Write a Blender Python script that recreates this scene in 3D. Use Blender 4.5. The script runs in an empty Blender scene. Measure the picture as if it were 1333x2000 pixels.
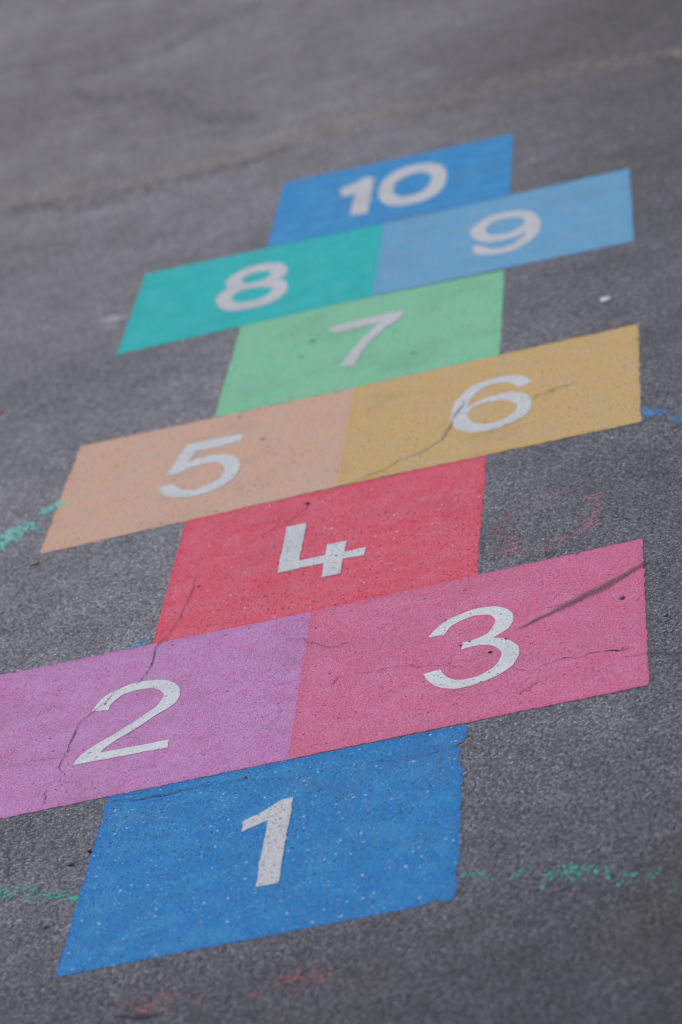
import bpy, bmesh, math, random
import numpy as np
from mathutils.geometry import tessellate_polygon
from mathutils import Vector
random.seed(7); rng = np.random.default_rng(11)
scene = bpy.context.scene
col = scene.collection

CAM = [0.77013,-3.46096,1.71146,1.21661,0.24891,0.06749]
SQ = {"1":[[-0.2244,-0.0033],[0.2256,-0.0056],[0.2189,0.4424],[-0.2231,0.4423]],"2":[[-0.45,0.4507],[0.0035,0.4529],[-0.0027,0.9157],[-0.45,0.9229]],"3":[[0.0035,0.4529],[0.4485,0.4545],[0.4473,0.928],[-0.0027,0.9157]],"4":[[-0.2229,0.9127],[0.2234,0.9301],[0.2233,1.3728],[-0.2266,1.3675]],"5":[[-0.4483,1.3677],[0.0019,1.3824],[0.0002,1.8183],[-0.4492,1.825]],"6":[[0.0019,1.3824],[0.4511,1.3787],[0.4519,1.825],[0.0002,1.8183]],"7":[[-0.2293,1.8339],[0.2326,1.8231],[0.2288,2.2593],[-0.2283,2.2923]],"8":[[-0.4482,2.2765],[0.0006,2.2866],[-0.0038,2.7138],[-0.4523,2.738]],"9":[[0.0006,2.2866],[0.4503,2.2662],[0.4468,2.7119],[-0.0038,2.7138]],"10":[[-0.2225,2.7291],[0.229,2.7276],[0.226,3.1334],[-0.2265,3.1579]]}
DIG = {"1":[[[[0.0036,0.3387,1],[0.0116,0.3398],[0.0194,0.3395,1],[0.0201,0.3005],[0.0192,0.248],[0.019,0.1847],[0.0195,0.1193,1],[-0.0027,0.1195],[-0.0076,0.1198,1],[-0.0061,0.135],[-0.0073,0.193],[-0.0071,0.237],[-0.0074,0.2895,1],[-0.0228,0.2806],[-0.0373,0.2723,1],[-0.0376,0.3008,1],[-0.0162,0.3166]]]],"2":[[[[-0.281,0.7286,1],[-0.2731,0.7625],[-0.2604,0.7797],[-0.2442,0.791],[-0.2246,0.7946],[-0.204,0.7904],[-0.188,0.7819],[-0.1751,0.7673],[-0.1661,0.7482],[-0.1621,0.7287],[-0.1633,0.712],[-0.1693,0.6948],[-0.1801,0.6814],[-0.1961,0.6622],[-0.2119,0.6417],[-0.2282,0.6257],[-0.2417,0.6086],[-0.2513,0.5899,1],[-0.2112,0.5875],[-0.1615,0.5861,1],[-0.1608,0.5621,1],[-0.2203,0.5646],[-0.2851,0.5675,1],[-0.2801,0.5882],[-0.2735,0.6015],[-0.258,0.6218],[-0.2417,0.6363],[-0.2269,0.6544],[-0.2121,0.6727],[-0.1994,0.6893],[-0.1911,0.7025],[-0.1861,0.7231],[-0.1866,0.7378],[-0.1933,0.7528],[-0.2033,0.7635],[-0.215,0.7678],[-0.2314,0.7685],[-0.2454,0.7606],[-0.2536,0.7472],[-0.2573,0.7374],[-0.2584,0.722,1]]]],"3":[[[[0.1659,0.7428,1],[0.1754,0.7667],[0.192,0.7886],[0.2104,0.7995],[0.2266,0.8042],[0.2442,0.8015],[0.2573,0.7946],[0.2693,0.7789],[0.2755,0.7625],[0.2763,0.7404],[0.2729,0.7221],[0.2651,0.709],[0.2562,0.7008],[0.2517,0.6966,1],[0.2633,0.6901],[0.2739,0.6777],[0.2822,0.6608],[0.2873,0.6415],[0.2858,0.623],[0.2812,0.6007],[0.2703,0.5845],[0.2583,0.5743],[0.2452,0.566],[0.2286,0.5609],[0.2097,0.5603],[0.1937,0.5687],[0.182,0.5811],[0.1722,0.6007],[0.1642,0.6264,1],[0.1856,0.6308,1],[0.1896,0.6151],[0.197,0.5993],[0.2087,0.5867],[0.2223,0.5827],[0.2357,0.5855],[0.2477,0.5944],[0.2564,0.605],[0.2616,0.6215],[0.264,0.6395],[0.2608,0.655],[0.2536,0.6684],[0.2442,0.6773],[0.2327,0.6818],[0.2213,0.682],[0.2105,0.6791,1],[0.212,0.7022,1],[0.2206,0.7021],[0.232,0.7062],[0.2443,0.7169],[0.2507,0.7335],[0.2531,0.7525],[0.2499,0.7657],[0.2438,0.7762],[0.2343,0.7802],[0.2215,0.782],[0.2089,0.7755],[0.1975,0.7668],[0.191,0.7543],[0.1876,0.7389,1]]]],"4":[[[[-0.0634,1.2558,1],[-0.0353,1.2579,1],[-0.0347,1.1126,1],[0.0024,1.1127,1],[0.0022,1.1538,1],[0.0314,1.1525,1],[0.0311,1.1107,1],[0.0611,1.1116,1],[0.0605,1.082,1],[0.0304,1.0849,1],[0.0304,1.0328,1],[0.0032,1.0314,1],[0.0029,1.0851,1],[-0.0632,1.0841,1]]]],"5":[[[[-0.2622,1.7189,1],[-0.214,1.7166],[-0.1703,1.7135,1],[-0.1698,1.6805,1],[-0.2097,1.6743],[-0.2427,1.6764,1],[-0.2494,1.6318,1],[-0.2358,1.642],[-0.2181,1.6437],[-0.1996,1.6378],[-0.1829,1.6242],[-0.1693,1.602],[-0.1622,1.5732],[-0.1614,1.545],[-0.1675,1.5178],[-0.1793,1.4976],[-0.1939,1.4826],[-0.2129,1.4735],[-0.2328,1.4734],[-0.2526,1.4832],[-0.2692,1.4979],[-0.281,1.5233],[-0.2867,1.5453,1],[-0.2626,1.55,1],[-0.2547,1.5249],[-0.243,1.5096],[-0.226,1.503],[-0.2117,1.5099],[-0.1989,1.5193],[-0.1905,1.5348],[-0.1871,1.5604],[-0.1918,1.5857],[-0.2008,1.5999],[-0.2117,1.6063],[-0.2296,1.6076],[-0.2469,1.6029],[-0.2558,1.5908],[-0.2657,1.5887,1],[-0.281,1.5912,1]]]],"6":[[[[0.2844,1.6619,1],[0.2768,1.6863],[0.2645,1.7033],[0.2451,1.7142],[0.2258,1.7142],[0.2067,1.7087],[0.1902,1.698],[0.1767,1.6695],[0.1671,1.6372],[0.1631,1.6017],[0.1625,1.5714],[0.1673,1.538],[0.1788,1.5108],[0.197,1.4903],[0.2158,1.4813],[0.2377,1.4826],[0.2572,1.4921],[0.2731,1.5056],[0.2832,1.5261],[0.2876,1.5504],[0.287,1.5782],[0.2807,1.603],[0.2697,1.6204],[0.2541,1.6329],[0.235,1.6357],[0.2162,1.6303],[0.2022,1.6219],[0.1895,1.6091,1],[0.1912,1.6288],[0.1964,1.6534],[0.2077,1.6743],[0.2218,1.6847],[0.2386,1.6827],[0.2532,1.6725],[0.2632,1.6491,1],[0.281,1.6499,1]],[[0.1916,1.5633],[0.1927,1.5831],[0.1993,1.5995],[0.2121,1.6069],[0.2287,1.6067],[0.2441,1.6038],[0.2562,1.5892],[0.2628,1.5679],[0.2613,1.5433],[0.2518,1.5256],[0.2404,1.516],[0.2242,1.512],[0.2076,1.5213],[0.1978,1.5358]]]],"7":[[[[-0.0659,2.1611,1],[0.0051,2.1691],[0.0577,2.1661,1],[0.0643,2.1505,1],[0.0536,2.1194],[0.0357,2.0895],[0.0184,2.0536],[0.0065,2.0167],[-0.0009,1.9714],[-0.0077,1.9283,1],[-0.0327,1.9335,1],[-0.0249,1.9873],[-0.0144,2.0229],[-0.0016,2.0653],[0.0094,2.0975],[0.0208,2.1238,1],[-0.0117,2.124],[-0.0442,2.1221],[-0.0595,2.1252,1]]]],"8":[[[[-0.2778,2.524,1],[-0.2846,2.5557],[-0.2832,2.5817],[-0.2703,2.6086],[-0.2494,2.6278],[-0.227,2.6321],[-0.2036,2.6242],[-0.1838,2.6074],[-0.1714,2.5778],[-0.1673,2.5476],[-0.1701,2.5271],[-0.1779,2.5116,1],[-0.1671,2.4915],[-0.1603,2.4622],[-0.1594,2.4309],[-0.1655,2.4047],[-0.1798,2.3804],[-0.1993,2.3683],[-0.2251,2.3672],[-0.2506,2.3765],[-0.2719,2.3968],[-0.2859,2.4268],[-0.293,2.4621],[-0.2923,2.4901],[-0.2853,2.5107]],[[-0.253,2.5531],[-0.248,2.5676],[-0.2362,2.5771],[-0.2193,2.5771],[-0.2052,2.5697],[-0.1995,2.5574],[-0.2047,2.5395],[-0.215,2.529],[-0.2317,2.528],[-0.245,2.5353]],[[-0.2621,2.4548],[-0.2573,2.4741],[-0.2446,2.4871],[-0.2252,2.4874],[-0.2049,2.4782],[-0.1922,2.463],[-0.1918,2.443],[-0.2003,2.4263],[-0.2161,2.418],[-0.2356,2.4209],[-0.2532,2.4311]]]],"9":[[[[0.1605,2.5316],[0.1645,2.5564],[0.1775,2.584],[0.1976,2.6087],[0.2253,2.6111],[0.2476,2.6033],[0.2673,2.5857],[0.2816,2.551],[0.2883,2.5084],[0.2883,2.4623],[0.2783,2.4108],[0.2613,2.3831],[0.2416,2.3645],[0.2176,2.3623],[0.1932,2.3737],[0.1751,2.396],[0.1668,2.4155,1],[0.168,2.4483,1],[0.1775,2.447],[0.1888,2.4341],[0.1974,2.4137],[0.2167,2.3994],[0.2367,2.4046],[0.2524,2.4257],[0.2634,2.4561,1],[0.2481,2.4426],[0.2293,2.4372],[0.2089,2.4389],[0.1924,2.4472],[0.1769,2.4665],[0.1665,2.4949]],[[0.1899,2.5278],[0.1964,2.5508],[0.2097,2.5663],[0.2263,2.5672],[0.2429,2.5605],[0.255,2.5424],[0.2574,2.5228],[0.2543,2.5066],[0.2417,2.4876],[0.2255,2.481],[0.2077,2.4876],[0.195,2.5018]]]],"10":[[[[-0.1075,3.0179,1],[-0.0789,3.0391],[-0.0562,3.0654,1],[-0.0393,3.0428,1],[-0.0376,2.9324],[-0.0383,2.8014,1],[-0.0733,2.8118,1],[-0.074,2.8886],[-0.0731,2.9551,1],[-0.0973,2.953,1]]],[[[-0.0266,2.9237],[-0.0252,2.9827],[-0.0126,3.0337],[0.009,3.0643],[0.0378,3.072],[0.0694,3.058],[0.09,3.0273],[0.1025,2.9781],[0.1063,2.9244],[0.1021,2.8679],[0.0872,2.8208],[0.0638,2.7991],[0.0358,2.7984],[0.0108,2.8114],[-0.0095,2.8402],[-0.0212,2.88]],[[0.004,2.9327],[0.0082,2.9695],[0.0222,2.9954],[0.0449,3.0023],[0.0607,2.9936],[0.0723,2.9619],[0.0721,2.9184],[0.062,2.88],[0.0439,2.8634],[0.0268,2.8658],[0.0128,2.8814],[0.0063,2.9044]]]]}
CR = [[[[-0.0365,1.3341,1.5],[-0.0414,1.3186,2.2],[-0.0491,1.3007,1.5],[-0.066,1.2761,1.5],[-0.087,1.2561,1.2],[-0.1046,1.2422,0.9],[-0.1186,1.2304,0.5]],"crack"],[[[-0.1851,1.1475,0.4],[-0.1864,1.1256,0.9],[-0.1857,1.0916,1.2],[-0.1882,1.047,0.9],[-0.1926,0.9952,1],[-0.1976,0.9623,1],[-0.2052,0.9346,0.8],[-0.2163,0.9074,1.2],[-0.2157,0.8848,2.8],[-0.2151,0.8674,1.6],[-0.2149,0.842,1.5],[-0.2192,0.8141,1.3],[-0.2245,0.8001,1.2],[-0.2302,0.7897,2.2]],"crack"],[[[-0.2416,0.797,0.3],[-0.2475,0.7884,0.5],[-0.2564,0.7764,1],[-0.2624,0.7533,1.4],[-0.2695,0.7438,1],[-0.2768,0.7313,1.3],[-0.2853,0.7178,1.3],[-0.2931,0.7041,1.2],[-0.2957,0.6832,1.3],[-0.2965,0.6602,2],[-0.2981,0.6378,1.8],[-0.299,0.6106,1.2],[-0.3027,0.5896,1.1],[-0.3021,0.5713,1.1],[-0.2969,0.554,0.8],[-0.2894,0.5386,0.8]],"crack"],[[[-0.3083,0.509,0.6],[-0.3112,0.4972,1],[-0.3067,0.4808,1.1],[-0.3082,0.4642,0.5]],"crack"],[[[-0.3044,0.6009,0.5],[-0.3213,0.6012,0.9],[-0.3457,0.6064,0.7],[-0.3724,0.6036,0.7],[-0.3863,0.6054,0.5]],"crack"],[[[-0.0299,0.838,0.4],[-0.019,0.8324,0.8],[-0.0085,0.8304,1],[-0.002,0.8186,1.2],[0.0015,0.8084,1],[0.011,0.8019,0.9],[0.0209,0.7884,1],[0.0312,0.7782,1.2],[0.0383,0.7746,1.2],[0.0437,0.7752,1],[0.0516,0.7795,1.2],[0.064,0.7782,0.8],[0.0761,0.7803,0.7],[0.0915,0.7741,0.3]],"crack"],[[[0.0706,0.675,0.3],[0.0857,0.6692,0.7],[0.0963,0.6703,1],[0.1044,0.6678,1],[0.1144,0.6677,0.7],[0.1277,0.6674,0.5],[0.1446,0.6622,0.7],[0.165,0.6504,0.8],[0.1838,0.6426,0.8],[0.202,0.6319,0.8],[0.2155,0.6204,0.5]],"crack"],[[[0.281,0.583,0.5],[0.298,0.5714,0.7],[0.3076,0.5697,1.6],[0.3185,0.5768,1],[0.33,0.582,0.8],[0.3428,0.5881,1.2],[0.3545,0.5807,1.5],[0.3641,0.5774,2.2],[0.375,0.5829,1.9],[0.3847,0.5844,2.4],[0.3975,0.581,2.4],[0.4103,0.5746,3],[0.4212,0.5753,1.6],[0.4326,0.5727,0.6]],"crack"],[[[0.4184,0.5501,0.6],[0.4324,0.5493,1.4],[0.4502,0.5497,2],[0.4639,0.5396,2.6],[0.4777,0.5342,1.8],[0.4953,0.5284,1.5]],"crack"],[[[-0.22,0.4306,0.8],[-0.2052,0.431,1],[-0.1869,0.4243,1.5],[-0.1689,0.4247,3.2],[-0.1558,0.4231,3.6],[-0.1361,0.42,2.4],[-0.124,0.4258,1],[-0.1047,0.4257,1],[-0.0787,0.4225,0.9],[-0.0529,0.4207,0.8],[-0.0198,0.4071,0.8],[0.0064,0.398,0.7],[0.038,0.3978,0.7],[0.0694,0.4005,0.7],[0.0947,0.3988,0.7]],"crack"],[[[0.0946,0.4003,0.5],[0.1234,0.3913,0.8],[0.1522,0.3808,1.2],[0.1739,0.3836,1.2],[0.1894,0.3864,1.5],[0.2017,0.3907,0.5]],"crack"],[[[0.2603,0.9348,0.5],[0.2777,0.9362,1.5],[0.2984,0.9429,2.6],[0.3123,0.9443,3.5],[0.3296,0.9475,3],[0.3469,0.9562,1.5],[0.3676,0.974,0.6]],"crack"],[[[0.4504,0.8381,1],[0.4694,0.8488,2.2],[0.49,0.8659,1.6],[0.5072,0.8779,1]],"crack"],[[[0.0428,0.6521,1],[0.0481,0.6622,2.4],[0.0521,0.6731,1.5]],"crack"],[[[-0.1458,-0.1215,2],[-0.1309,-0.1271,3],[-0.1102,-0.1339,6],[-0.0896,-0.1406,3],[-0.0813,-0.1393,1]],"crack"],[[[-0.3461,0.3646,1],[-0.3361,0.3426,1.5],[-0.3269,0.3091,1.2],[-0.326,0.2794,1.5],[-0.3132,0.2505,0.8]],"crack"],[[[-0.3095,0.3694,0.6],[-0.3223,0.4026,1.5],[-0.3172,0.4284,1.5],[-0.308,0.4456,1]],"crack"],[[[0.1666,1.5582,3.5],[0.1634,1.5377,5],[0.1563,1.5021,4],[0.1508,1.4835,3],[0.1397,1.4705,2.8],[0.125,1.4534,3],[0.11,1.4452,2.5],[0.0949,1.4393,2.2],[0.0804,1.4223,2],[0.0659,1.4054,2],[0.0484,1.4031,2],[0.0322,1.3916,2],[0.0204,1.3838,1.5],[0.0052,1.3823,1]],"grey crack"],[[[0.1826,1.6396,1],[0.1788,1.612,5],[0.1716,1.5913,5],[0.1662,1.5674,3]],"grey crack"]]
SEAM = {"light":[[-0.8919,3.5315,14],[-0.7888,3.5027,14],[-0.6275,3.4345,10],[-0.4883,3.4347,18],[-0.383,3.4469,20],[-0.2889,3.4645,22],[-0.2061,3.4917,24],[-0.0997,3.4872,22],[0.0049,3.5077,22],[0.1098,3.5199,20],[0.1938,3.5262,22],[0.2986,3.5258,22],[0.4029,3.5255,20],[0.5724,3.4595,15]],"dark":[[[-0.8675,3.4499,20],[-0.7785,3.4356,30],[-0.6632,3.3819,50],[-0.552,3.3454,45],[-0.471,3.3761,30],[-0.3633,3.3559,40],[-0.3033,3.389,24],[-0.2422,3.4142,15]],[[-0.8267,4.3855,20],[-0.7455,4.2323,24],[-0.6892,4.2094,22],[-0.6225,4.1949,24],[-0.5597,4.1082,30],[-0.5174,3.9884,34],[-0.4603,3.8792,28],[-0.4159,3.7745,32],[-0.3453,3.7302,20],[-0.3111,3.7171,8]],[[-0.8684,4.5064,10],[-0.799,4.5382,22],[-0.7292,4.5702,26],[-0.6698,4.5878,26],[-0.6134,4.633,22],[-0.5527,4.7611,22],[-0.4854,4.8403,20],[-0.4109,4.8507,16]],[[-1.0919,4.815,20],[-1.0131,4.8022,30],[-0.946,4.7801,20],[-0.8778,4.7468,8]],[[0.403,3.5588,20],[0.4654,3.5344,50],[0.5735,3.5003,90]],[[0.344,2.8298,8],[0.4009,2.8277,16],[0.4574,2.8119,22],[0.5558,2.8023,14]],[[-0.0121,3.4278,12],[0.0698,3.467,20],[0.1538,3.4569,16]]]}
SCUFF = [[[0.2836,0.7086,2],[0.2954,0.7157,7],[0.3085,0.7272,9],[0.325,0.7369,9],[0.3349,0.7452,11],[0.3449,0.7551,17],[0.3548,0.7583,15],[0.3681,0.7716,15],[0.3782,0.7782,19],[0.3916,0.7848,17],[0.4016,0.7949,16],[0.4185,0.81,13],[0.432,0.8235,10],[0.4478,0.8431,7]],[[0.2803,1.5774,4],[0.2958,1.5905,14],[0.3153,1.5964,18],[0.3347,1.6094,12],[0.3543,1.6084,5]],[[0.2865,0.5018,1],[0.2958,0.514,5],[0.3064,0.524,4],[0.3146,0.5307,1]]]
CH = {"teal_left":[[[-0.5394,1.43,26,1],[-0.5171,1.465,30,1],[-0.5038,1.4825,26,1],[-0.4908,1.5024,22,1],[-0.4792,1.5106,12,0.8]],[[-0.4769,1.5432,6,0.9],[-0.4657,1.5496,16,1],[-0.456,1.5613,16,1],[-0.4477,1.5824,10,1]]],"teal_scribble":[[[-0.335,0.2491,9,1],[-0.3206,0.2379,9,1],[-0.3117,0.2291,8,1],[-0.3126,0.2191,5,0.8]],[[-0.3103,0.2518,4,0.5],[-0.2985,0.2365,5,0.7],[-0.2894,0.2379,6,0.9],[-0.2814,0.2268,4,0.8],[-0.2897,0.2199,5,0.8],[-0.2892,0.2043,5,0.8],[-0.2771,0.1904,5,0.7]],[[-0.2754,0.2114,6,1],[-0.2652,0.2097,7,1],[-0.2587,0.1994,5,1],[-0.2624,0.1907,4,0.8],[-0.2699,0.1912,3,0.5]],[[-0.2585,0.2147,5,0.8],[-0.2512,0.1988,6,0.9],[-0.2433,0.1955,5,0.7],[-0.2391,0.2092,4,0.7]],[[-0.2381,0.1844,6,0.8],[-0.2316,0.1907,8,1],[-0.2274,0.1788,6,0.9],[-0.2273,0.1953,3,0.5]],[[-0.2491,0.2185,2,0.4],[-0.2298,0.213,3,0.4]]],"teal_right":[[[0.2336,0.0476,10,0.9],[0.2384,0.0443,6,0.7],[0.2429,0.0473,4,0.4]],[[0.2453,0.0414,7,0.6],[0.251,0.0439,10,0.8],[0.2578,0.0484,6,0.6]],[[0.2644,0.0358,8,0.35],[0.2761,0.026,8,0.3]],[[0.2949,0.0278,14,1],[0.3007,0.0229,16,1],[0.3042,0.0178,8,0.8]],[[0.3249,0.0055,14,0.6],[0.3334,0.0055,24,1],[0.3407,0.0012,20,0.9]],[[0.3453,-0.0055,14,1],[0.3521,-0.0036,18,1],[0.3577,0.0025,20,1],[0.3667,0.0084,16,0.7],[0.37,0.0155,8,0.4]],[[0.3724,-0.0121,9,1],[0.3802,-0.013,14,1],[0.387,-0.0135,8,0.7]],[[0.3925,-0.023,14,0.4],[0.3981,-0.023,12,0.4]],[[0.4104,-0.0305,14,0.5],[0.4175,-0.0371,16,0.9],[0.4258,-0.0418,10,0.5]],[[0.438,-0.0422,10,0.3],[0.4507,-0.0475,16,0.35]],[[0.4697,-0.0649,10,0.5],[0.4833,-0.0707,18,0.8]]],"red_near":[[[-0.1267,-0.1154,16,0.25],[-0.1162,-0.1083,22,0.4],[-0.106,-0.1077,20,0.7],[-0.0974,-0.1221,16,0.6],[-0.102,-0.1315,12,0.5]],[[-0.0999,-0.1011,18,0.35],[-0.0815,-0.1126,22,0.3],[-0.0699,-0.1148,12,0.25]],[[-0.0534,-0.1211,14,0.5],[-0.0436,-0.1227,12,0.5],[-0.035,-0.1237,8,0.3]]],"red_mid":[[[0.0122,-0.1352,8,0.5],[0.0191,-0.1367,8,0.4]],[[0.0371,-0.1113,12,0.5],[0.0444,-0.1175,14,0.6],[0.0499,-0.1308,10,0.5]],[[0.0483,-0.1112,14,0.25],[0.0708,-0.1109,22,0.3],[0.092,-0.1248,16,0.4]],[[0.0587,-0.1353,10,0.4],[0.0688,-0.1437,14,0.6],[0.0749,-0.1505,8,0.4]],[[0.0829,-0.138,12,0.5],[0.0896,-0.1384,14,0.7],[0.0945,-0.1292,10,0.5]]],"blue_right":[[[0.4532,1.4142,16,1],[0.4631,1.4211,18,1],[0.4734,1.4059,16,0.9],[0.4837,1.395,12,0.7],[0.4926,1.3937,6,0.5]],[[0.4537,1.3963,10,0.8],[0.4642,1.392,8,0.6]],[[0.4937,1.3756,8,0.5],[0.5046,1.3602,14,0.7],[0.5188,1.3341,14,0.6]]],"red_upper":[[[0.313,1.1618,6,0.3],[0.3274,1.1653,8,0.3],[0.3419,1.1648,6,0.25]],[[0.3637,1.1206,8,0.3],[0.3744,1.1222,9,0.7],[0.3852,1.1199,8,0.8],[0.3923,1.1099,5,0.5]],[[0.378,1.089,8,0.7],[0.3873,1.0875,9,0.8],[0.3929,1.0881,5,0.5]],[[0.3674,1.0682,6,0.3],[0.3745,1.0412,8,0.35],[0.3731,1.0156,8,0.3]],[[0.2472,1.0415,6,0.3],[0.2578,1.043,8,0.4],[0.269,1.018,8,0.5],[0.2753,0.9849,6,0.4]],[[0.2519,0.9923,8,0.5],[0.2663,0.9788,8,0.4],[0.2804,0.9747,8,0.6],[0.2946,0.9632,8,0.7]],[[0.3065,0.9566,8,0.5],[0.3134,0.9675,8,0.5],[0.3258,0.9752,10,0.5]],[[0.3271,0.9875,8,0.6],[0.334,0.9928,10,0.7],[0.3425,0.9844,8,0.6]],[[0.3501,0.995,8,0.5],[0.3592,0.9936,8,0.5],[0.369,1.003,7,0.4],[0.3759,1.0178,7,0.4],[0.3816,1.0448,7,0.4],[0.3887,1.0713,7,0.4]],[[0.3166,1.1597,5,0.3],[0.2949,1.1585,5,0.25],[0.2735,1.1414,5,0.25],[0.2564,1.1028,5,0.3],[0.2481,1.0598,5,0.3]],[[0.3382,1.1669,5,0.25],[0.3636,1.1442,6,0.35]]],"blue_corner":[[[-0.2507,0.9145,3,1],[-0.2475,0.9232,5,1],[-0.2436,0.9264,4,1],[-0.2376,0.9182,3,0.9]],[[-0.2364,0.9384,5,1],[-0.2318,0.9413,8,1],[-0.2265,0.9334,8,1]],[[-0.2449,0.9376,3,0.6],[-0.2406,0.9371,3,0.6]]],"blue_speck":[[[0.4557,0.9211,5,0.6],[0.4639,0.9202,7,0.9],[0.4721,0.9192,6,0.8],[0.4776,0.9198,3,0.5]],[[0.4527,0.9011,4,0.3],[0.4602,0.9041,5,0.3]]],"grey_upper":[[[0.2733,1.1513,8,0.25],[0.2914,1.1507,10,0.3],[0.3096,1.1441,8,0.2]],[[0.2733,0.9805,4,0.2],[0.2905,0.9986,6,0.2]]],"white_left":[[[-0.5007,2.5027,10,0.3],[-0.4908,2.5132,20,0.6],[-0.481,2.4891,22,1],[-0.472,2.4771,14,0.6],[-0.4666,2.508,8,0.3]],[[-0.4864,2.4583,12,0.3],[-0.4714,2.4367,10,0.3]]],"white_far":[[[0.2493,2.9072,14,0.3],[0.2608,2.9117,26,0.5],[0.2707,2.8966,20,0.4]]]}
BLOB = {"white_right":[[0.4014,1.9837],0.011],"orange":[[-0.6289,2.0939],0.009]}
PB = [[[-0.449,1.3296],0.0055,"beige"],[[-0.2482,0.2785],0.0045,"dark"],[[-0.2265,0.3039],0.003,"black"],[[0.249,0.6516],0.0024,"black"],[[0.2211,0.6998],0.0016,"black"],[[0.4176,0.7387],0.004,"grey"],[[0.2686,0.6837],0.0018,"black"],[[0.4722,0.6569],0.004,"grey"],[[0.4732,0.6401],0.003,"grey"],[[0.4782,0.602],0.003,"grey"],[[0.4706,0.6059],0.003,"grey"],[[-0.0392,1.3354],0.003,"black"],[[-0.0915,2.1087],0.006,"smear"],[[-0.1352,1.6672],0.005,"tan"],[[-0.1857,1.7963],0.004,"tan"],[[-0.265,0.7433],0.0018,"black"],[[0.0088,0.8539],0.0015,"black"],[[0.2397,0.5663],0.0013,"black"],[[-0.0472,0.4241],0.0022,"rust"],[[-0.2543,0.1249],0.0035,"dark"],[[-0.254,0.1273],0.004,"grey"],[[0.4235,0.8108],0.0012,"black"],[[0.3592,0.9221],0.0025,"dark"],[[0.0888,1.9282],0.005,"smear"],[[-0.105,2.0367],0.004,"smear"],[[0.2093,0.6944],0.0015,"black"],[[-0.1772,1.0981],0.003,"wine"],[[0.0195,1.1018],0.0018,"black"]]

# ------------------------------------------------------------------ camera
cd = bpy.data.cameras.new("camera"); cam = bpy.data.objects.new("camera", cd); col.objects.link(cam)
cam.location = CAM[:3]; cam.rotation_euler = CAM[3:6]
cd.sensor_fit = 'VERTICAL'; cd.sensor_height = 36; cd.sensor_width = 24; cd.lens = 126.0
cd.clip_start = .05; cd.clip_end = 500
cd.dof.use_dof = True; cd.dof.focus_distance = 4.52; cd.dof.aperture_fstop = 4.4; cd.dof.aperture_blades = 0
scene.camera = cam
scene.cycles.filter_width = 1.1
scene.view_settings.view_transform = 'Standard'; scene.view_settings.look = 'None'
scene.view_settings.exposure = 0.0; scene.view_settings.gamma = 1
# ------------------------------------------------------------------ light: bright overcast day
SUN_EL, SUN_AZ = 52, 305
w = bpy.data.worlds.new("World"); scene.world = w; w.use_nodes = True
nt = w.node_tree; bg = nt.nodes['Background']
sky = nt.nodes.new('ShaderNodeTexSky'); sky.sky_type = 'NISHITA'; sky.sun_disc = False
sky.sun_elevation = math.radians(SUN_EL); sky.sun_rotation = math.radians(SUN_AZ)
sky.air_density = 1.0; sky.dust_density = 4.0; sky.ozone_density = 1.0
nt.links.new(sky.outputs[0], bg.inputs[0]); bg.inputs[1].default_value = 0.10
sd = bpy.data.lights.new("sun", 'SUN'); sd.energy = 1.3; sd.angle = math.radians(12); sd.color = (1, .965, .93)
sun = bpy.data.objects.new("sun", sd); col.objects.link(sun)
a, e = math.radians(SUN_AZ), math.radians(SUN_EL)
dv = Vector((math.sin(a)*math.cos(e), math.cos(a)*math.cos(e), math.sin(e)))
sun.rotation_euler = dv.to_track_quat('Z', 'Y').to_euler()

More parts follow.
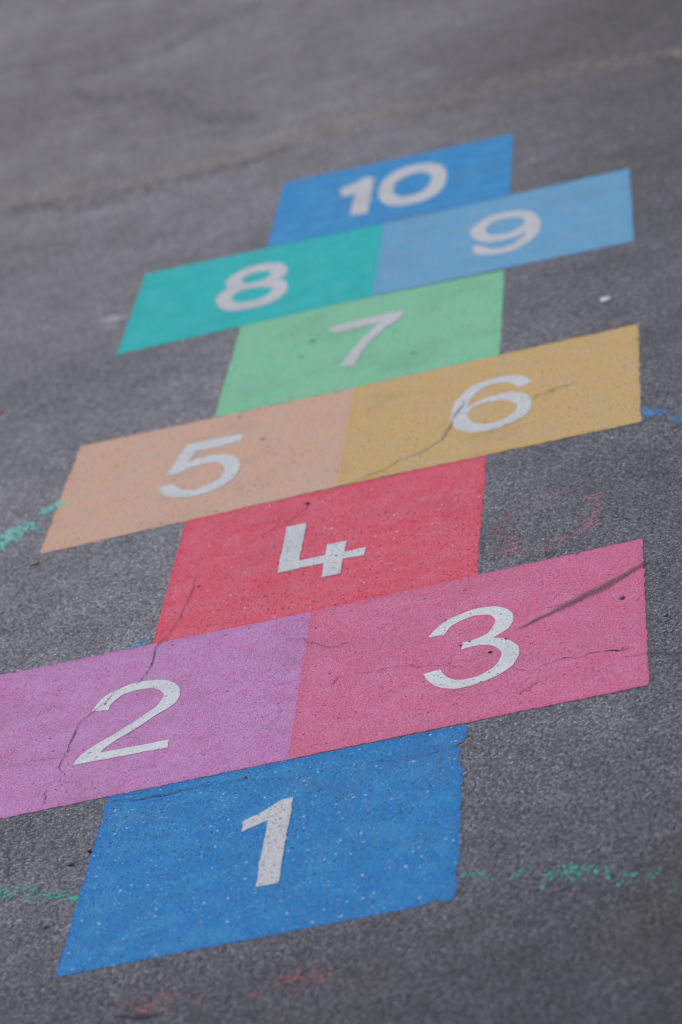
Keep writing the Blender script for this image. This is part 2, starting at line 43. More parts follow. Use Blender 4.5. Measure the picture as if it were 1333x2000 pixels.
# ------------------------------------------------------------------ node helpers
class N:
    def __init__(s, name, rough=.9, spec=.3):
        s.m = bpy.data.materials.new(name); s.m.use_nodes = True; s.t = s.m.node_tree
        s.b = s.t.nodes['Principled BSDF']; s.b.inputs['Roughness'].default_value = rough
        s.b.inputs['Specular IOR Level'].default_value = spec
        s.pos = s.t.nodes.new('ShaderNodeNewGeometry').outputs['Position']
    def set(s, sock, v):
        if hasattr(v, 'is_linked') or hasattr(v, 'links'): s.t.links.new(v, sock)
        else: sock.default_value = v
    def vor(s, scale, feature='F1', dim='2D', rnd=1, off=None):
        n = s.t.nodes.new('ShaderNodeTexVoronoi'); n.feature = feature; n.voronoi_dimensions = dim
        n.inputs['Scale'].default_value = scale; n.inputs['Randomness'].default_value = rnd
        s.set(n.inputs['Vector'], off if off is not None else s.pos); return n
    def noise(s, scale, detail=2, rough=.5, vec=None, dim='3D', w=None):
        n = s.t.nodes.new('ShaderNodeTexNoise'); n.noise_dimensions = '4D' if w is not None else dim
        if w is not None: n.inputs['W'].default_value = w
        n.inputs['Scale'].default_value = scale; n.inputs['Detail'].default_value = detail; n.inputs['Roughness'].default_value = rough
        s.set(n.inputs['Vector'], vec if vec is not None else s.pos); return n.outputs['Fac']
    def math(s, op, a, b=0.0, clamp=False):
        n = s.t.nodes.new('ShaderNodeMath'); n.operation = op; n.use_clamp = clamp
        s.set(n.inputs[0], a); s.set(n.inputs[1], b); return n.outputs[0]
    def rng(s, v, a, b, c=0.0, d=1.0):
        n = s.t.nodes.new('ShaderNodeMapRange'); n.interpolation_type = 'SMOOTHSTEP'
        s.set(n.inputs[0], v)
        for i, x in enumerate((a, b, c, d)): n.inputs[i+1].default_value = x
        return n.outputs[0]
    def mix(s, f, a, b, mode='MIX'):
        n = s.t.nodes.new('ShaderNodeMix'); n.data_type = 'RGBA'; n.blend_type = mode
        s.set(n.inputs[0], f)
        for k, v in ((6, a), (7, b)):
            if isinstance(v, (tuple, list)): v = (*v[:3], 1)
            s.set(n.inputs[k], v)
        return n.outputs[2]
    def ramp(s, v, stops):
        n = s.t.nodes.new('ShaderNodeValToRGB'); s.set(n.inputs[0], v); r = n.color_ramp
        while len(r.elements) < len(stops): r.elements.new(.5)
        for el, (p, c) in zip(r.elements, stops):
            el.position = p; el.color = (*c, 1) if isinstance(c, (tuple, list)) else (c, c, c, 1)
        return n.outputs[0]
    def sep(s, c):
        n = s.t.nodes.new('ShaderNodeSeparateColor'); s.set(n.inputs[0], c); return n.outputs
    def bump(s, h, dist, strength=1.0, prev=None):
        n = s.t.nodes.new('ShaderNodeBump'); n.inputs['Distance'].default_value = dist; n.inputs['Strength'].default_value = strength
        s.set(n.inputs['Height'], h)
        if prev is not None: s.t.links.new(prev, n.inputs['Normal'])
        return n.outputs[0]
    def warp(s, scale, amt, k=2):
        n = s.t.nodes.new('ShaderNodeTexNoise'); n.inputs['Scale'].default_value = scale; n.inputs['Detail'].default_value = k
        s.t.links.new(s.pos, n.inputs['Vector'])
        a = s.t.nodes.new('ShaderNodeVectorMath'); a.operation = 'SCALE'; a.inputs['Scale'].default_value = amt
        s.t.links.new(n.outputs['Color'], a.inputs[0])
        b = s.t.nodes.new('ShaderNodeVectorMath'); b.operation = 'ADD'
        s.t.links.new(s.pos, b.inputs[0]); s.t.links.new(a.outputs[0], b.inputs[1]); return b.outputs[0]
    def done(s, colr, nrm=None):
        s.set(s.b.inputs['Base Color'], (*colr[:3], 1) if isinstance(colr, (tuple, list)) else colr)
        if nrm is not None: s.t.links.new(nrm, s.b.inputs['Normal'])
        return s.m

def stone_height(n):
    """relief of the aggregate: shared by the asphalt and by the paint lying on it"""
    wv = n.warp(180, .003)
    v1 = n.vor(190, 'SMOOTH_F1', off=wv); v2 = n.vor(430, off=wv)
    h1 = n.rng(v1.outputs['Distance'], .15, .65, 1, 0)
    h2 = n.rng(v2.outputs['Distance'], .1, .6, 1, 0)
    h = n.math('ADD', n.math('MULTIPLY', h1, .6), n.math('MULTIPLY', h2, .4))
    return n.math('ADD', h, n.math('MULTIPLY', n.noise(700, 3, .6), .5)), v1, v2

def asphalt_mat():
    n = N('asphalt', .8, .35)
    h, v1, v2 = stone_height(n)
    r1 = n.sep(v1.outputs['Color'])[0]; r2 = n.sep(v2.outputs['Color'])
    base = n.ramp(r2[0], [(0, (.138, .138, .165)), (.4, (.20, .202, .242)), (.8, (.258, .26, .31)), (.93, (.33, .334, .395)), (1, (.52, .53, .60))])
    base = n.mix(n.rng(h, .12, .60), (.080, .080, .097), base)
    big = n.rng(r1, .0, 1, .80, 1.18)
    base = n.mix(1.0, base, big, 'MULTIPLY')
    vb = n.vor(135, off=n.warp(120, .004)); rb = n.sep(vb.outputs['Color'])       # scattered larger stones, pale and dark
    stn = n.rng(vb.outputs['Distance'], .22, .34, 1, 0)
    base = n.mix(n.math('MULTIPLY', n.math('LESS_THAN', rb[0], .05), n.math('MULTIPLY', stn, .7)), base, (.40, .40, .44))
    base = n.mix(n.math('MULTIPLY', n.math('GREATER_THAN', rb[0], .93), n.math('MULTIPLY', stn, .8)), base, (.085, .083, .095))
    fine = n.rng(n.noise(900, 2, .7), .25, .75, .75, 1.25)
    base = n.mix(1.0, base, fine, 'MULTIPLY')
    # weathering: pale dusty and darker bituminous areas, a few brown stains
    mid = n.rng(n.noise(14, 4, .6), .3, .7, .88, 1.11)
    large = n.rng(n.noise(1.6, 3, .55, w=3.1), .3, .7, .82, 1.16)
    base = n.mix(1.0, base, mid, 'MULTIPLY'); base = n.mix(1.0, base, large, 'MULTIPLY'); base = n.mix(1.0, base, (.97, .98, .955), 'MULTIPLY')
    # asphalt's own tone plus painted lens vignette: paler far left, darker near and right
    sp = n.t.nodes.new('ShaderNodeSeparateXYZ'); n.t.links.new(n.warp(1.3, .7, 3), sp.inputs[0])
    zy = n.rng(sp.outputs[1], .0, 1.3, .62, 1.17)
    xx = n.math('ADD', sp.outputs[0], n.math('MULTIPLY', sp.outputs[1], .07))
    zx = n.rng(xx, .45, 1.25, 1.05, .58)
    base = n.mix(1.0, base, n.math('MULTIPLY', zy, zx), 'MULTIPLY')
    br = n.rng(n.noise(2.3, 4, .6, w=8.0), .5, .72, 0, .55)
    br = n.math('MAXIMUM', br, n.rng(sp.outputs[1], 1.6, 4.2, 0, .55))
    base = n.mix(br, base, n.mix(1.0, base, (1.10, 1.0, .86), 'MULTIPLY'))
    nr = n.bump(h, .0030, .85)
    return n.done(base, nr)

def paint_mat(name, main, deep, pale, grain=.0, pits=.3, specks=.0, craz=.0, pitcol=(.06, .055, .065), blotch=.5, bump=.5, blotch_scale=22):
    n = N(name, .72, .16)
    h, v1, v2 = stone_height(n)
    c = n.mix(n.rng(n.noise(blotch_scale, 4, .6), .38, .68, 0, blotch), main, pale)
    c = n.mix(n.rng(n.noise(60, 3, .6, w=2.0), .5, .75, 0, .5), c, deep)
    c = n.mix(n.rng(n.noise(9, 3, .6, w=5.0), .5, .72, 0, .35), c, deep)
    at = n.t.nodes.new('ShaderNodeAttribute'); at.attribute_name = 'edge'
    ed = n.math('ADD', at.outputs['Fac'], n.math('MULTIPLY', n.math('SUBTRACT', n.noise(40, 3), .5), .02))
    c = n.mix(n.rng(ed, .0, .016, .35, 0), c, deep)
    dirt = n.rng(n.noise(7, 5, .65, w=12.0), .48, .74, 0, .42)
    c = n.mix(dirt, c, n.mix(.5, c, (.16, .15, .16)))
    # thin paint in the hollows of the stones: slightly darker
    c = n.mix(n.rng(h, .12, .42, .45, 0), c, tuple(x*.55 for x in deep))
    if grain:
        g1 = n.noise(620, 2, .8, w=1.0)
        c = n.mix(n.rng(g1, .33, .50, grain, 0), c, pitcol)
        c = n.mix(n.rng(n.noise(640, 1, .5, w=4.0), .54, .72, 0, grain*.6), c, tuple(min(1, x*1.25+.08) for x in pale))
    if craz:
        wv = n.warp(60, .03, 4)
        for sc, lim in ((24, .045), (55, .06)):
            e = n.vor(sc, 'DISTANCE_TO_EDGE', off=wv).outputs['Distance']
            msk = n.rng(n.noise(16, 3, .6, w=float(sc)), .46, .68, 0, craz*.6)
            f = n.math('MULTIPLY', n.rng(e, .004, lim, 1, 0), msk)
            c = n.mix(f, c, pitcol)
    if pits:
        wv = n.warp(220, .006, 3)
        for sc, th, w0 in ((95, .10, .22), (210, .07, .30)):
            v = n.vor(sc, off=wv); r = n.sep(v.outputs['Color'])
            sel = n.math('LESS_THAN', r[0], th*pits*2)
            rad = n.rng(v.outputs['Distance'], w0*.4, w0, 1, 0)
            c = n.mix(n.math('MULTIPLY', n.math('MULTIPLY', sel, rad), .9), c, pitcol)
    if specks:  # worn stone tops and specular glints, painted in as pale dots
        for sc, th in ((120, .05), (230, .065), (170, .12)):
            v = n.vor(sc, off=n.warp(150, .003)); r = n.sep(v.outputs['Color'])
            msk = n.math('GREATER_THAN', n.noise(11, 3, .6, w=9.0), .40)
            sel = n.math('MULTIPLY', n.math('LESS_THAN', r[1], th*specks), msk)
            f = n.math('MULTIPLY', sel, n.rng(v.outputs['Distance'], .10, .24, 1, 0))
            c = n.mix(n.math('MULTIPLY', f, n.rng(r[2], 0, 1, .12, .30 if sc == 170 else .85)), c, (.80, .85, .9))
    return n.done(c, n.bump(h, .0022, bump))

def plain_mat(name, a, b, scale=300, rough=.9, spec=.2, dist=.001):
    n = N(name, rough, spec)
    f = n.noise(scale, 3, .6)
    return n.done(n.mix(n.rng(f, .3, .7), a, b), n.bump(f, dist, .7))

# ------------------------------------------------------------------ mesh helpers
def link(name, verts, faces, mat, parent=None, smooth=False):
    me = bpy.data.meshes.new(name); me.from_pydata([tuple(v) for v in verts], [], faces); me.update()
    me.materials.append(mat)
    if smooth: me.polygons.foreach_set('use_smooth', [True]*len(me.polygons))
    o = bpy.data.objects.new(name, me); col.objects.link(o)
    if parent is not None: o.parent = parent; o.matrix_parent_inverse = parent.matrix_world.inverted() if False else o.matrix_parent_inverse
    return o
def tag(o, label=None, cat=None, group=None, kind=None):
    for k, v in (('label', label), ('category', cat), ('group', group), ('kind', kind)):
        if v: o[k] = v
    return o
def recentre(o, c):
    """put the origin of a top-level mesh at its own place on the ground"""
    c = Vector(c)
    o.data.transform(__import__('mathutils').Matrix.Translation(-c)); o.location = c
    return o
def spline(pts, step=.002):
    """closed outline: Catmull-Rom between corner points"""
    n = len(pts); out = []
    P = [np.array(p[:2]) for p in pts]; cor = [len(p) > 2 for p in pts]
    for i in range(n):
        p1, p2 = P[i], P[(i+1) % n]
        p0 = P[i-1] if not cor[i] else 2*p1-p2
        p3 = P[(i+2) % n] if not cor[(i+1) % n] else 2*p2-p1
        k = max(1, int(np.linalg.norm(p2-p1)/step))
        for j in range(k):
            t = j/k
            out.append(.5*((2*p1)+(-p0+p2)*t+(2*p0-5*p1+4*p2-p3)*t*t+(-p0+3*p1-3*p2+p3)*t**3))
    return np.array(out)
def inset(l, a, hole):
    if not a[0]: return l
    x, y = l[:, 0], l[:, 1]; area = np.sum(x*np.roll(y, -1)-y*np.roll(x, -1))
    t = np.roll(l, -1, 0)-np.roll(l, 1, 0); t = t/np.maximum(np.linalg.norm(t, axis=1, keepdims=True), 1e-9)
    inw = np.stack([-t[:, 1], t[:, 0]], 1)*(1 if area > 0 else -1)*(-1 if hole else 1)
    return l+inw*np.array(a)
THIN = {'10': (.0017, .0040), '9': (.0015, .0034), '8': (.0016, .0034), '7': (.0010, .0020), '6': (.0007, .0014), '5': (.0006, .0012)}
def rough_noise(n, amp, octs=(3, 8, 20), closed=True):
    r = np.zeros(n)
    for k, o in enumerate(octs):
        m = max(4, n//o); v = rng.normal(size=m)
        x = np.arange(n)/n*m; i = x.astype(int) % m; f = x-np.floor(x); f = f*f*(3-2*f)
        r += (v[i]*(1-f)+v[(i+1) % m]*f)*(1 if k else .6)
    return r*amp/len(octs)**.5
def roughen(loop, amp):
    n = len(loop); t = np.roll(loop, -1, 0)-np.roll(loop, 1, 0)
    l = np.linalg.norm(t, axis=1, keepdims=True); t = t/np.maximum(l, 1e-9)
    nr = np.stack([t[:, 1], -t[:, 0]], 1)
    return loop+nr*rough_noise(n, amp)[:, None]
def slab(name, loops, z0, z1, mat, parent=None):
    """thin solid from an outline and its holes"""
    polys = [[Vector((p[0], p[1], 0)) for p in l] for l in loops]
    flat = [p for l in polys for p in l]; tris = tessellate_polygon(polys)
    n = len(flat)
    V = [(p.x, p.y, z1) for p in flat]+[(p.x, p.y, z0) for p in flat]
    Fc = []
    for t in tris:
        a, b, c = [flat[i] for i in t]
        if (b-a).cross(c-a).z < 0: t = t[::-1]
        Fc.append(tuple(t))
    s = 0
    for l in polys:
        k = len(l)
        for i in range(k): Fc.append((s+i, s+(i+1) % k, n+s+(i+1) % k, n+s+i))
        s += k
    o = link(name, V, Fc, mat, parent)
    return o
def along(pts, step):
    """resample a polyline whose points carry extra values"""
    A = np.array([list(map(float, p)) for p in pts])
    d = np.linalg.norm(np.diff(A[:, :2], axis=0), axis=1); s = np.concatenate([[0], np.cumsum(d)])
    n = max(3, int(s[-1]/step)); u = np.linspace(0, s[-1], n)
    return np.stack([np.interp(u, s, A[:, k]) for k in range(A.shape[1])], 1)
def ribbon(name, pts, z, mat, parent, jit=.0009):
    Q = along(pts, .0013); n = len(Q)
    t = np.gradient(Q[:, :2], axis=0); t /= np.maximum(np.linalg.norm(t, axis=1, keepdims=True), 1e-9)
    nr = np.stack([-t[:, 1], t[:, 0]], 1)
    mid = Q[:, :2]+nr*rough_noise(n, jit*1.3, (2, 5, 11))[:, None]
    wd = np.clip(Q[:, 2]*.00076*(.85+rough_noise(n, .40, (1, 3, 9))), .00055, None)*.5
    Lf = mid+nr*wd[:, None]; Rt = mid-nr*wd[:, None]
    V = [(x, y, z) for x, y in Lf]+[(x, y, z) for x, y in Rt]
    Fc = [(n+i, n+i+1, i+1, i) for i in range(n-1)]
    # crumbs broken off along the crack
    for i in range(0, n, 3):
        if random.random() < .35*min(1, Q[i, 2]/1.5):
            c = mid[i]+nr[i]*random.uniform(-1, 1)*(.0012+.001*Q[i, 2]*.6)
            fleck(V, Fc, c[0], c[1], z+.0001, random.uniform(.0003, .0009))
    return link(name, V, Fc, mat, parent)
def fleck(V, Fc, x, y, z, r, el=1.0, ang=0.0):
    k = random.choice((5, 6, 7)); s = len(V); a0 = random.random()*6.3
    ca, sa = math.cos(ang), math.sin(ang)
    for i in range(k):
        a = a0+i*2*math.pi/k; q = r*random.uniform(.55, 1.25)
        u, v = math.cos(a)*q*el, math.sin(a)*q
        V.append((x+u*ca-v*sa, y+u*sa+v*ca, z))
    Fc.append(tuple(range(s, s+k)))
def flecks(name, strokes, mat, parent=None, z=.0008, r=(.0008, .0024), dens=1.0, cover=2.2, drift=.27, wmul=1.0, lumps=True):
    """worn colour left only on the tops of the stones: irregular flecks along strokes (x, y, width in mm, density)"""
    V, Fc = [], []
    for st in strokes:
        Q = along([list(p)+[1]*(4-len(p)) for p in st], .004)
        for i in range(len(Q)-1):
            wd = Q[i, 2]*.001*wmul; area = .004*wd
            m = area/(math.pi*((r[0]+r[1])/2)**2)*cover*dens*Q[i, 3]**.8
            m = int(m)+(random.random() < m-int(m))
            t = Q[i+1, :2]-Q[i, :2]; t /= max(np.linalg.norm(t), 1e-9)
            for _ in range(m):
                u = random.gauss(0, drift); v = random.random()*.004
                x = Q[i, 0]+t[0]*v-t[1]*u*wd; y = Q[i, 1]+t[1]*v+t[0]*u*wd
                hs = math.sin(round(x/.0042)*12.9898+round(y/.0046)*78.233)*43758.5453   # only some stone tops carry colour
                if lumps and (hs-math.floor(hs)) < .42 and random.random() < .85: continue
                fleck(V, Fc, x, y, z+random.uniform(0, .0002), random.uniform(*r), random.uniform(.8, 1.4), random.random()*3)
    return link(name, V, Fc, mat, parent)

# ------------------------------------------------------------------ ground
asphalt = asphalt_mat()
G = []; Fg = []
xs = [-150, -30, -6, -2, -1, 0, 1, 2, 6, 30, 150]; ys = [-30, -6, -2, -1, 0, 1, 2, 3, 4, 5, 6, 9, 20, 60, 250]
for y in ys:
    for x in xs: G.append((x, y, 0))
nx = len(xs)
for j in range(len(ys)-1):
    for i in range(nx-1): Fg.append((j*nx+i, j*nx+i+1, (j+1)*nx+i+1, (j+1)*nx+i))
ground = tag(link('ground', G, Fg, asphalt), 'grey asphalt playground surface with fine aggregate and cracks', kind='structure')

# ------------------------------------------------------------------ hopscotch squares
PM = {
 '1': paint_mat('blue_paint', (0.028, 0.232, 0.565), (0.013, 0.153, 0.511), (0.061, 0.329, 0.652), pits=.9, specks=1.1, blotch=.55),
 '2': paint_mat('violet_paint', (0.613, 0.264, 0.552), (0.545, 0.180, 0.434), (0.613, 0.347, 0.630), grain=.75, pits=.10, craz=.5, blotch=.6, pitcol=(.10, .045, .10)),
 '3': paint_mat('pink_paint', (0.731, 0.191, 0.343), (0.677, 0.106, 0.225), (0.718, 0.259, 0.425), grain=.75, pits=.10, craz=.55, blotch=.6, pitcol=(.11, .03, .065)),
 '4': paint_mat('red_paint', (0.742, 0.117, 0.189), (0.769, 0.048, 0.095), (0.714, 0.206, 0.278), pits=1.0, specks=.5, blotch=.5, pitcol=(.16, .04, .06)),
 '5': paint_mat('peach_paint', (0.664, 0.441, 0.330), (0.691, 0.378, 0.252), (0.612, 0.454, 0.372), pits=.3, blotch=.7, pitcol=(.20, .13, .11)),
 '6': paint_mat('ochre_paint', (0.659, 0.455, 0.195), (0.607, 0.392, 0.138), (0.607, 0.468, 0.276), pits=.55, blotch=.8, pitcol=(.22, .15, .07)),
 '7': paint_mat('light_green_paint', (0.238, 0.615, 0.385), (0.177, 0.589, 0.302), (0.276, 0.576, 0.426), pits=.25, blotch=.7, pitcol=(.07, .15, .11)),
 '8': paint_mat('teal_paint', (0.025, 0.517, 0.518), (0.011, 0.465, 0.434), (0.064, 0.556, 0.588), pits=.2, blotch=.6, pitcol=(.02, .2, .2)),
 '9': paint_mat('sky_blue_paint', (0.158, 0.414, 0.656), (0.113, 0.353, 0.644), (0.227, 0.450, 0.644), pits=.15, blotch=.6, pitcol=(.08, .16, .3)),
 '10': paint_mat('strong_blue_paint', (0.048, 0.296, 0.639), (0.031, 0.226, 0.604), (0.079, 0.367, 0.662), pits=.15, blotch=.6, pitcol=(.03, .1, .28)),
}
white = paint_mat('white_number_paint', (.75, .79, .83), (.66, .70, .74), (.83, .85, .89), grain=.5, pits=.35, craz=.5, pitcol=(.17, .18, .19), blotch=.6)
white_soft = paint_mat('worn_white_number_paint', (.60, .62, .66), (.56, .57, .60), (.64, .66, .70), grain=.1, pits=.6, pitcol=(.2, .19, .19), blotch=.6)
white_worn = paint_mat('chipped_white_number_paint', (.62, .64, .68), (.56, .57, .60), (.66, .68, .72), grain=.35, pits=2.0, pitcol=(.22, .22, .23), blotch=.6)
white_mid = paint_mat('mid_white_number_paint', (.66, .70, .74), (.60, .63, .67), (.72, .75, .78), grain=.3, pits=.9, pitcol=(.22, .23, .24), blotch=.6)
LAB = {
 '1': 'blue hopscotch square with white number 1, ragged right edge',
 '2': 'violet hopscotch square with white number 2, crossed by a crack',
 '3': 'pink hopscotch square with white number 3 and a dark scuff',
 '4': 'red hopscotch square with blocky white number 4',
 '5': 'peach hopscotch square with white number 5',
 '6': 'ochre yellow hopscotch square with white number 6',
 '7': 'light green hopscotch square with white number 7',
 '8': 'teal hopscotch square with white number 8',
 '9': 'sky blue hopscotch square with white number 9',
 '10': 'blue hopscotch square with white number 10 at the far end'}
EDGE1 = [(1.0, 9), (.992, 10.1), (.942, 9.6), (.915, 3.3), (.892, -10.8), (.878, -7), (.865, -1.8), (.796, -3.1), (.755, 3), (.73, 8.6), (.715, 6), (.698, 1.0), (.667, 7.4), (.636, .9), (.579, 3.3), (.535, 5.5), (.499, 2.1), (.471, 6.7), (.442, 5.7), (.424, 2.8), (.379, 4.4), (.292, 4.7), (.18, 3.4), (.14, 2.0), (.055, 4.6), (.016, 1), (0, -3)]
BOT1 = [(0, 0), (.80, 0), (.88, -.001), (.92, .001), (.945, .006), (.962, .007), (.975, .003), (.99, -.001), (1, .001)]   # chipped corner
ZORDER = {'4': .0004, '2': .0006, '3': .0008, '1': .0004, '5': .0006, '6': .0008, '7': .0004, '8': .0006, '9': .0008, '10': .0004}
def square(key):
    c = [np.array(p) for p in SQ[key]]; NN = 170
    amp = .0009 if key in '1234' else .0011
    u = np.linspace(0, 1, NN+1)
    e = {k: rough_noise(NN+1, amp, (1, 2, 4)) for k in 'blrt'}
    if key == '1':
        xs_, ds = zip(*sorted(EDGE1)); e['r'] = e['r']*.9+np.interp(u, xs_, ds)*.00075+.001
        xb, db = zip(*BOT1); e['b'] = e['b']-np.interp(u, xb, db)
        for k_ in (0, 1): e['r'][k_] *= .5
    U, Vv = np.meshgrid(u, u)
    if key in ('1', '4', '7', '10'):            # painted first: run a little under the neighbours
        if key != '1' : e['b'] = e['b']+.010
        if key != '10': e['t'] = e['t']+.008
        if key != '10' and key != '1': e['b'] = e['b']
    if key in ('2', '5', '8'): e['r'] = e['r']+.004
    B = ((1-U)*(1-Vv))[..., None]*c[0]+(U*(1-Vv))[..., None]*c[1]+(U*Vv)[..., None]*c[2]+((1-U)*Vv)[..., None]*c[3]
    du = (c[1]-c[0])/np.linalg.norm(c[1]-c[0]); dw = (c[3]-c[0])/np.linalg.norm(c[3]-c[0])
    reach = .05
    fl = lambda s: np.clip(1-s/reach, 0, 1)[..., None]
    B = B-fl(U)*e['l'][:, None, None]*du+fl(1-U)*e['r'][:, None, None]*du-fl(Vv)*e['b'][None, :, None]*dw+fl(1-Vv)*e['t'][None, :, None]*dw
    z = ZORDER[key]
    V = [(x, y, z) for x, y in B.reshape(-1, 2)]; m = NN+1
    Fc = [(j*m+i, j*m+i+1, (j+1)*m+i+1, (j+1)*m+i) for j in range(NN) for i in range(NN)]
    ring = [i for i in range(NN)]+[j*m+NN for j in range(NN)]+[NN*m+i for i in range(NN, 0, -1)]+[j*m for j in range(NN, 0, -1)]
    s = len(V); V += [(V[i][0], V[i][1], 0) for i in ring]
    k = len(ring); Fc += [(ring[i], s+i, s+(i+1) % k, ring[(i+1) % k]) for i in range(k)]
    root = bpy.data.objects.new('hopscotch_square', None); col.objects.link(root)
    o = link('paint_panel', V, Fc, PM[key], root)
    ed = np.minimum(np.minimum(U, 1-U), np.minimum(Vv, 1-Vv)).reshape(-1)*.45
    at = o.data.attributes.new('edge', 'FLOAT', 'POINT'); at.data.foreach_set('value', np.concatenate([ed, np.zeros(k)]))
    cen = Vector((float(np.mean([p[0] for p in c])), float(np.mean([p[1] for p in c])), 0)); root.location = cen
    o.data.transform(__import__('mathutils').Matrix.Translation(-cen))
    tag(root, LAB[key], 'hopscotch square', 'numbered hopscotch squares painted on the asphalt')
    for gl in DIG[key]:
        loops = [roughen(inset(spline(l), THIN.get(key, (0, 0)), k_ > 0), .00055 if key in '1234' else .0009) for k_, l in enumerate(gl)]
        d = slab('painted_digit', loops, z-.0002, .0013, white if key in '23' else white_worn if key == '1' else white_mid if key in '456' else white_soft, root)
        at = d.data.attributes.new('edge', 'FLOAT', 'POINT'); at.data.foreach_set('value', np.full(len(d.data.vertices), .2))
        d.data.transform(__import__('mathutils').Matrix.Translation(-cen))
    return o
for key in ('1', '2', '3', '4', '5', '6', '7', '8', '9', '10'): square(key)

# ------------------------------------------------------------------ cracks, seam and stains: parts of the ground
crack_m = plain_mat('crack_dark', (.07, .05, .063), (.13, .09, .112), 600)  # dark colour of the crack ribbons
grey_m = plain_mat('grey_crack_fill', (.28, .25, .20), (.36, .32, .27), 500)
for pts, kind in CR:
    ribbon('crack', pts, .0018, grey_m if kind == 'grey crack' else crack_m, ground, .0009 if kind == 'crack' else .0012)
scuff_m = plain_mat('scuff_rubber', (.18, .11, .135), (.27, .15, .19), 600)
flecks('scuff_mark', [[p+[1] for p in SCUFF[0]], [p+[.5] for p in SCUFF[2]]], scuff_m, ground, .0016, (.0004, .0011), 1, .95, .27, 1.15, False)
brown_m = plain_mat('brown_stain', (.46, .32, .13), (.50, .36, .16), 400)
flecks('brown_stain', [[p+[.22] for p in SCUFF[1]]], brown_m, ground, .0016, (.001, .003), 1, 1.0, .3, 1.3, False)
seam_m = plain_mat('pale_seam_grit', (.31, .28, .235), (.39, .355, .30), 300)
dark_m = plain_mat('dark_seam_bitumen', (.12, .118, .13), (.16, .157, .175), 300)
flecks('pale_seam', [[p+[.45] for p in SEAM['light']]], seam_m, ground, .0006, (.002, .006), 1, .95, .34, 3.6)
for st in SEAM['dark']:
    flecks('dark_seam', [[p+[.42] for p in st]], dark_m, ground, .0004, (.002, .007), 1, 1.1, .30, 2.3)

# ------------------------------------------------------------------ chalk left on the asphalt
def chalk(key, name, m, label, cat='chalk mark', r=(.0008, .0026), cover=1.0, drift=.3, wmul=1.6):
    p = CH[key][0][0]; o = bpy.data.objects.new(name, None); col.objects.link(o); o.location = (p[0], p[1], 0)
    for st in CH[key]:
        c_ = flecks('stroke' if cat == 'chalk mark' else 'drip', [st], m, o, .0007, r, 1, cover*.8, drift, wmul)
        c_.data.transform(__import__('mathutils').Matrix.Translation((-p[0], -p[1], 0)))
    return tag(o, label, cat, 'chalk marks left on the asphalt')
teal_m = plain_mat('teal_chalk', (.13, .55, .49), (.36, .74, .69), 400)
green_m = plain_mat('green_chalk', (.06, .42, .34), (.13, .52, .43), 400)
red_m = plain_mat('red_chalk', (.42, .15, .18), (.50, .21, .25), 400)
pinkred_m = plain_mat('faded_red_chalk', (.48, .20, .25), (.55, .27, .32), 400)
blue_m = plain_mat('blue_chalk', (.08, .25, .58), (.16, .35, .66), 400)
pale_m = plain_mat('pale_chalk', (.60, .60, .64), (.74, .74, .78), 400)
chalk('teal_left', 'chalk_line', teal_m, 'thick pale teal chalk line running into the left side of the peach square', cover=2.6, wmul=1.9)
chalk('teal_scribble', 'chalk_scribble', green_m, 'thin green chalk scribble on the asphalt left of the blue square with number 1', r=(.0005, .0017), cover=1.7, drift=.34)
chalk('teal_right', 'chalk_line', green_m, 'broken green chalk line on the asphalt right of the blue square with number 1', r=(.0006, .0022), cover=1.5, drift=.38, wmul=2.0)
chalk('red_near', 'chalk_smudge', red_m, 'faint red chalk smudge at the bottom edge, nearer the left', r=(.0006, .002), cover=.9, drift=.4)
chalk('red_mid', 'chalk_smudge', red_m, 'faint red chalk smudge in front of the middle of the blue square', r=(.0006, .002), cover=.9, drift=.4)
chalk('blue_right', 'chalk_smudge', blue_m, 'blue chalk smudge touching the right side of the ochre square', cover=1.5, wmul=2.3)
chalk('red_upper', 'chalk_line', pinkred_m, 'broken red chalk line on the asphalt between the ochre and pink squares', r=(.0006, .002), cover=1.7, drift=.4, wmul=1.8)
chalk('blue_corner', 'paint_drip', blue_m, 'small blue paint drips beside the lower left corner of the red square', 'paint drip', (.0007, .0018), 2.6, .3, 2.2)
chalk('blue_speck', 'paint_drip', blue_m, 'small blue paint flecks beside the upper right corner of the pink square', 'paint drip', (.0006, .0014), .6)
chalk('grey_upper', 'chalk_smudge', pale_m, 'very faint grey chalk smudge right of the red square', cover=.4, r=(.0006, .0015))
chalk('white_left', 'chalk_smudge', pale_m, 'whitish chalk smudge on the asphalt left of the teal square', cover=1.4, wmul=2.2)
chalk('white_far', 'chalk_smudge', pale_m, 'whitish chalk smudge right of the far blue square with number 10', cover=.9, wmul=2.2)

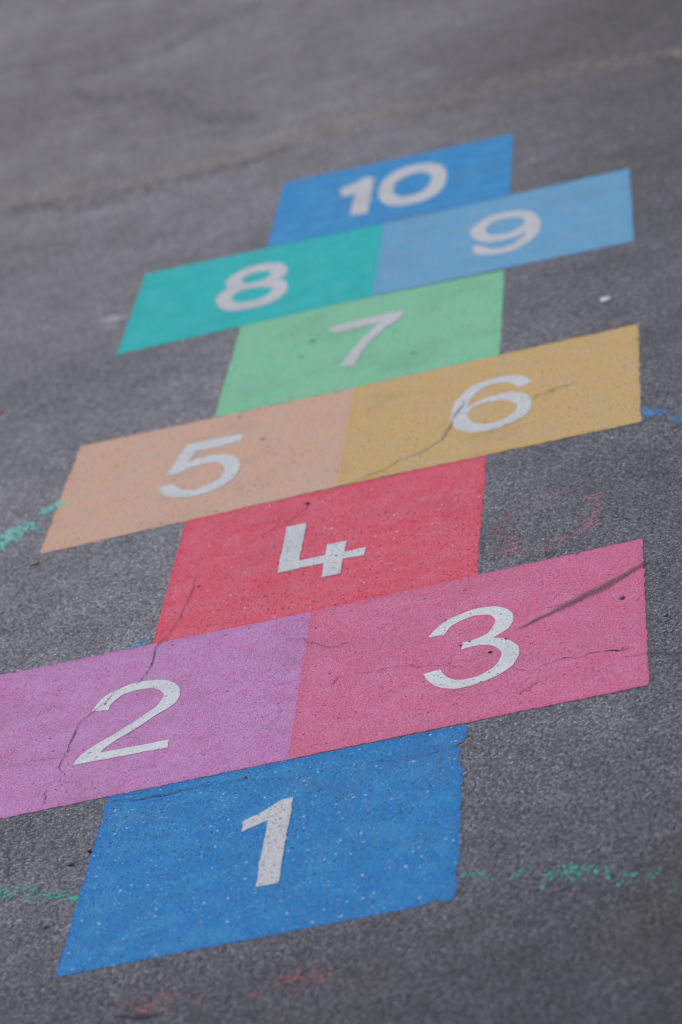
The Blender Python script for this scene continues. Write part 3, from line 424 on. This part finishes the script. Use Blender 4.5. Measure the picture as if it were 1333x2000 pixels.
# ------------------------------------------------------------------ small lumps: gum, grit and pebbles
def lump(name, x, y, r, z, m, flat=.5, sx=1.3, ang=None):
    bm = bmesh.new(); bmesh.ops.create_icosphere(bm, subdivisions=2, radius=r)
    ax = [Vector((random.gauss(0, 1), random.gauss(0, 1), random.gauss(0, 1))).normalized() for _ in range(7)]
    for v in bm.verts:
        d = v.co.normalized(); k = min(1.0, min(.72/max(.01, d.dot(a_)) for a_ in ax))     # chipped facets
        v.co *= k*random.uniform(.96, 1.04)
        v.co.x *= sx; v.co.z *= flat
    me = bpy.data.meshes.new(name); bm.to_mesh(me); bm.free(); me.materials.append(m)
    o = bpy.data.objects.new(name, me); col.objects.link(o)
    o.location = (x, y, z+r*flat*.45); o.rotation_euler = (0, 0, random.random()*6.3 if ang is None else ang)
    return o
PBM = {'beige': plain_mat('beige_stone', (.30, .25, .17), (.42, .36, .26)), 'dark': plain_mat('dark_stone', (.09, .09, .10), (.15, .15, .17)),
       'black': plain_mat('black_grit', (.04, .035, .045), (.08, .07, .085)), 'grey': plain_mat('grey_stone', (.16, .16, .18), (.30, .30, .33)),
       'rust': plain_mat('rust_grit', (.20, .10, .09), (.30, .16, .14)), 'smear': plain_mat('dark_spot', (.19, .34, .25), (.22, .38, .28)), 'tan': plain_mat('brown_spot', (.28, .20, .17), (.38, .28, .23)), 'wine': plain_mat('wine_spot', (.22, .06, .08), (.30, .08, .11))}
PL = ['small beige pebble below the lower left corner of the peach square', 'dark pebble on the asphalt left of the blue square with number 1', 'black grit on the left edge of the blue square with number 1',
 'black grit inside the lower bowl of the white number 3', 'tiny black grit on the middle arm of the white number 3', 'grey pebble on the pink square below the dark scuff, near its right edge',
 'tiny black grit on the waist of the white number 3, right side', 'grey pebble right of the pink square, topmost of a small cluster', 'grey pebble right of the pink square, second from the top of a small cluster', 'grey pebble right of the pink square, lower right of a small cluster', 'grey pebble right of the pink square, lower left of a small cluster',
 'black grit at the top end of the crack in the red square', 'dark spot of dirt on the green square left of the number 7', 'dark spot of dirt on the peach square right of the number 5', 'faint spot of dirt on the peach square above the number 5', 'black grit at the left tip of the white number 2',
 'tiny black grit near the upper left corner of the pink square', 'tiny black grit under the lower edge of the white number 3', 'rusty speck on the crack near the top of the blue square', 'dark pebble left of the lower left corner of the blue square',  'small grey stone beside the dark pebble left of the blue square',
 'tiny black grit on the pink square just under the upper end of the scuff', 'dark grit on the top edge strip of the pink square', 'dark spot of dirt on the green square below right of the number 7', 'faint spot of dirt on the green square near its left edge', 'tiny black speck on the pink square left of the number 3 bowl', 'dark speck on the lower left of the red square', 'tiny black speck on the stem of the white number 4']
for ((x, y), r, kd), lb in zip(PB, PL):
    onp = not (kd in ('beige', 'dark') or lb.startswith('grey pebble right') or lb.startswith('small grey'))
    sm = kd in ('smear', 'tan', 'wine')
    nm = {'beige': 'pebble', 'dark': 'pebble', 'grey': 'pebble', 'black': 'grit', 'rust': 'grit', 'smear': 'dirt_spot', 'tan': 'dirt_spot', 'wine': 'dirt_spot'}[kd]
    o = lump(nm, x, y, r, (.0010 if onp else 0), PBM[kd], .12 if sm else .55, 1.3)
    tag(o, lb, nm.replace('_', ' '), 'small grit and stones lying on the playground')
(x, y), r = BLOB['white_right']
gum = lump('chewing_gum', x, y, r, 0, plain_mat('white_gum', (.62, .62, .63), (.75, .75, .76)), .3, 1.2)
tag(gum, 'white blob of flattened gum right of the green square', 'chewing gum')
(x, y), r = BLOB['orange']
o = lump('crumb', x, y, r, 0, plain_mat('orange_crumb', (.34, .13, .09), (.40, .16, .12)), .3, 1.3)
tag(o, 'small orange red crumb at the left edge of the picture', 'crumb')
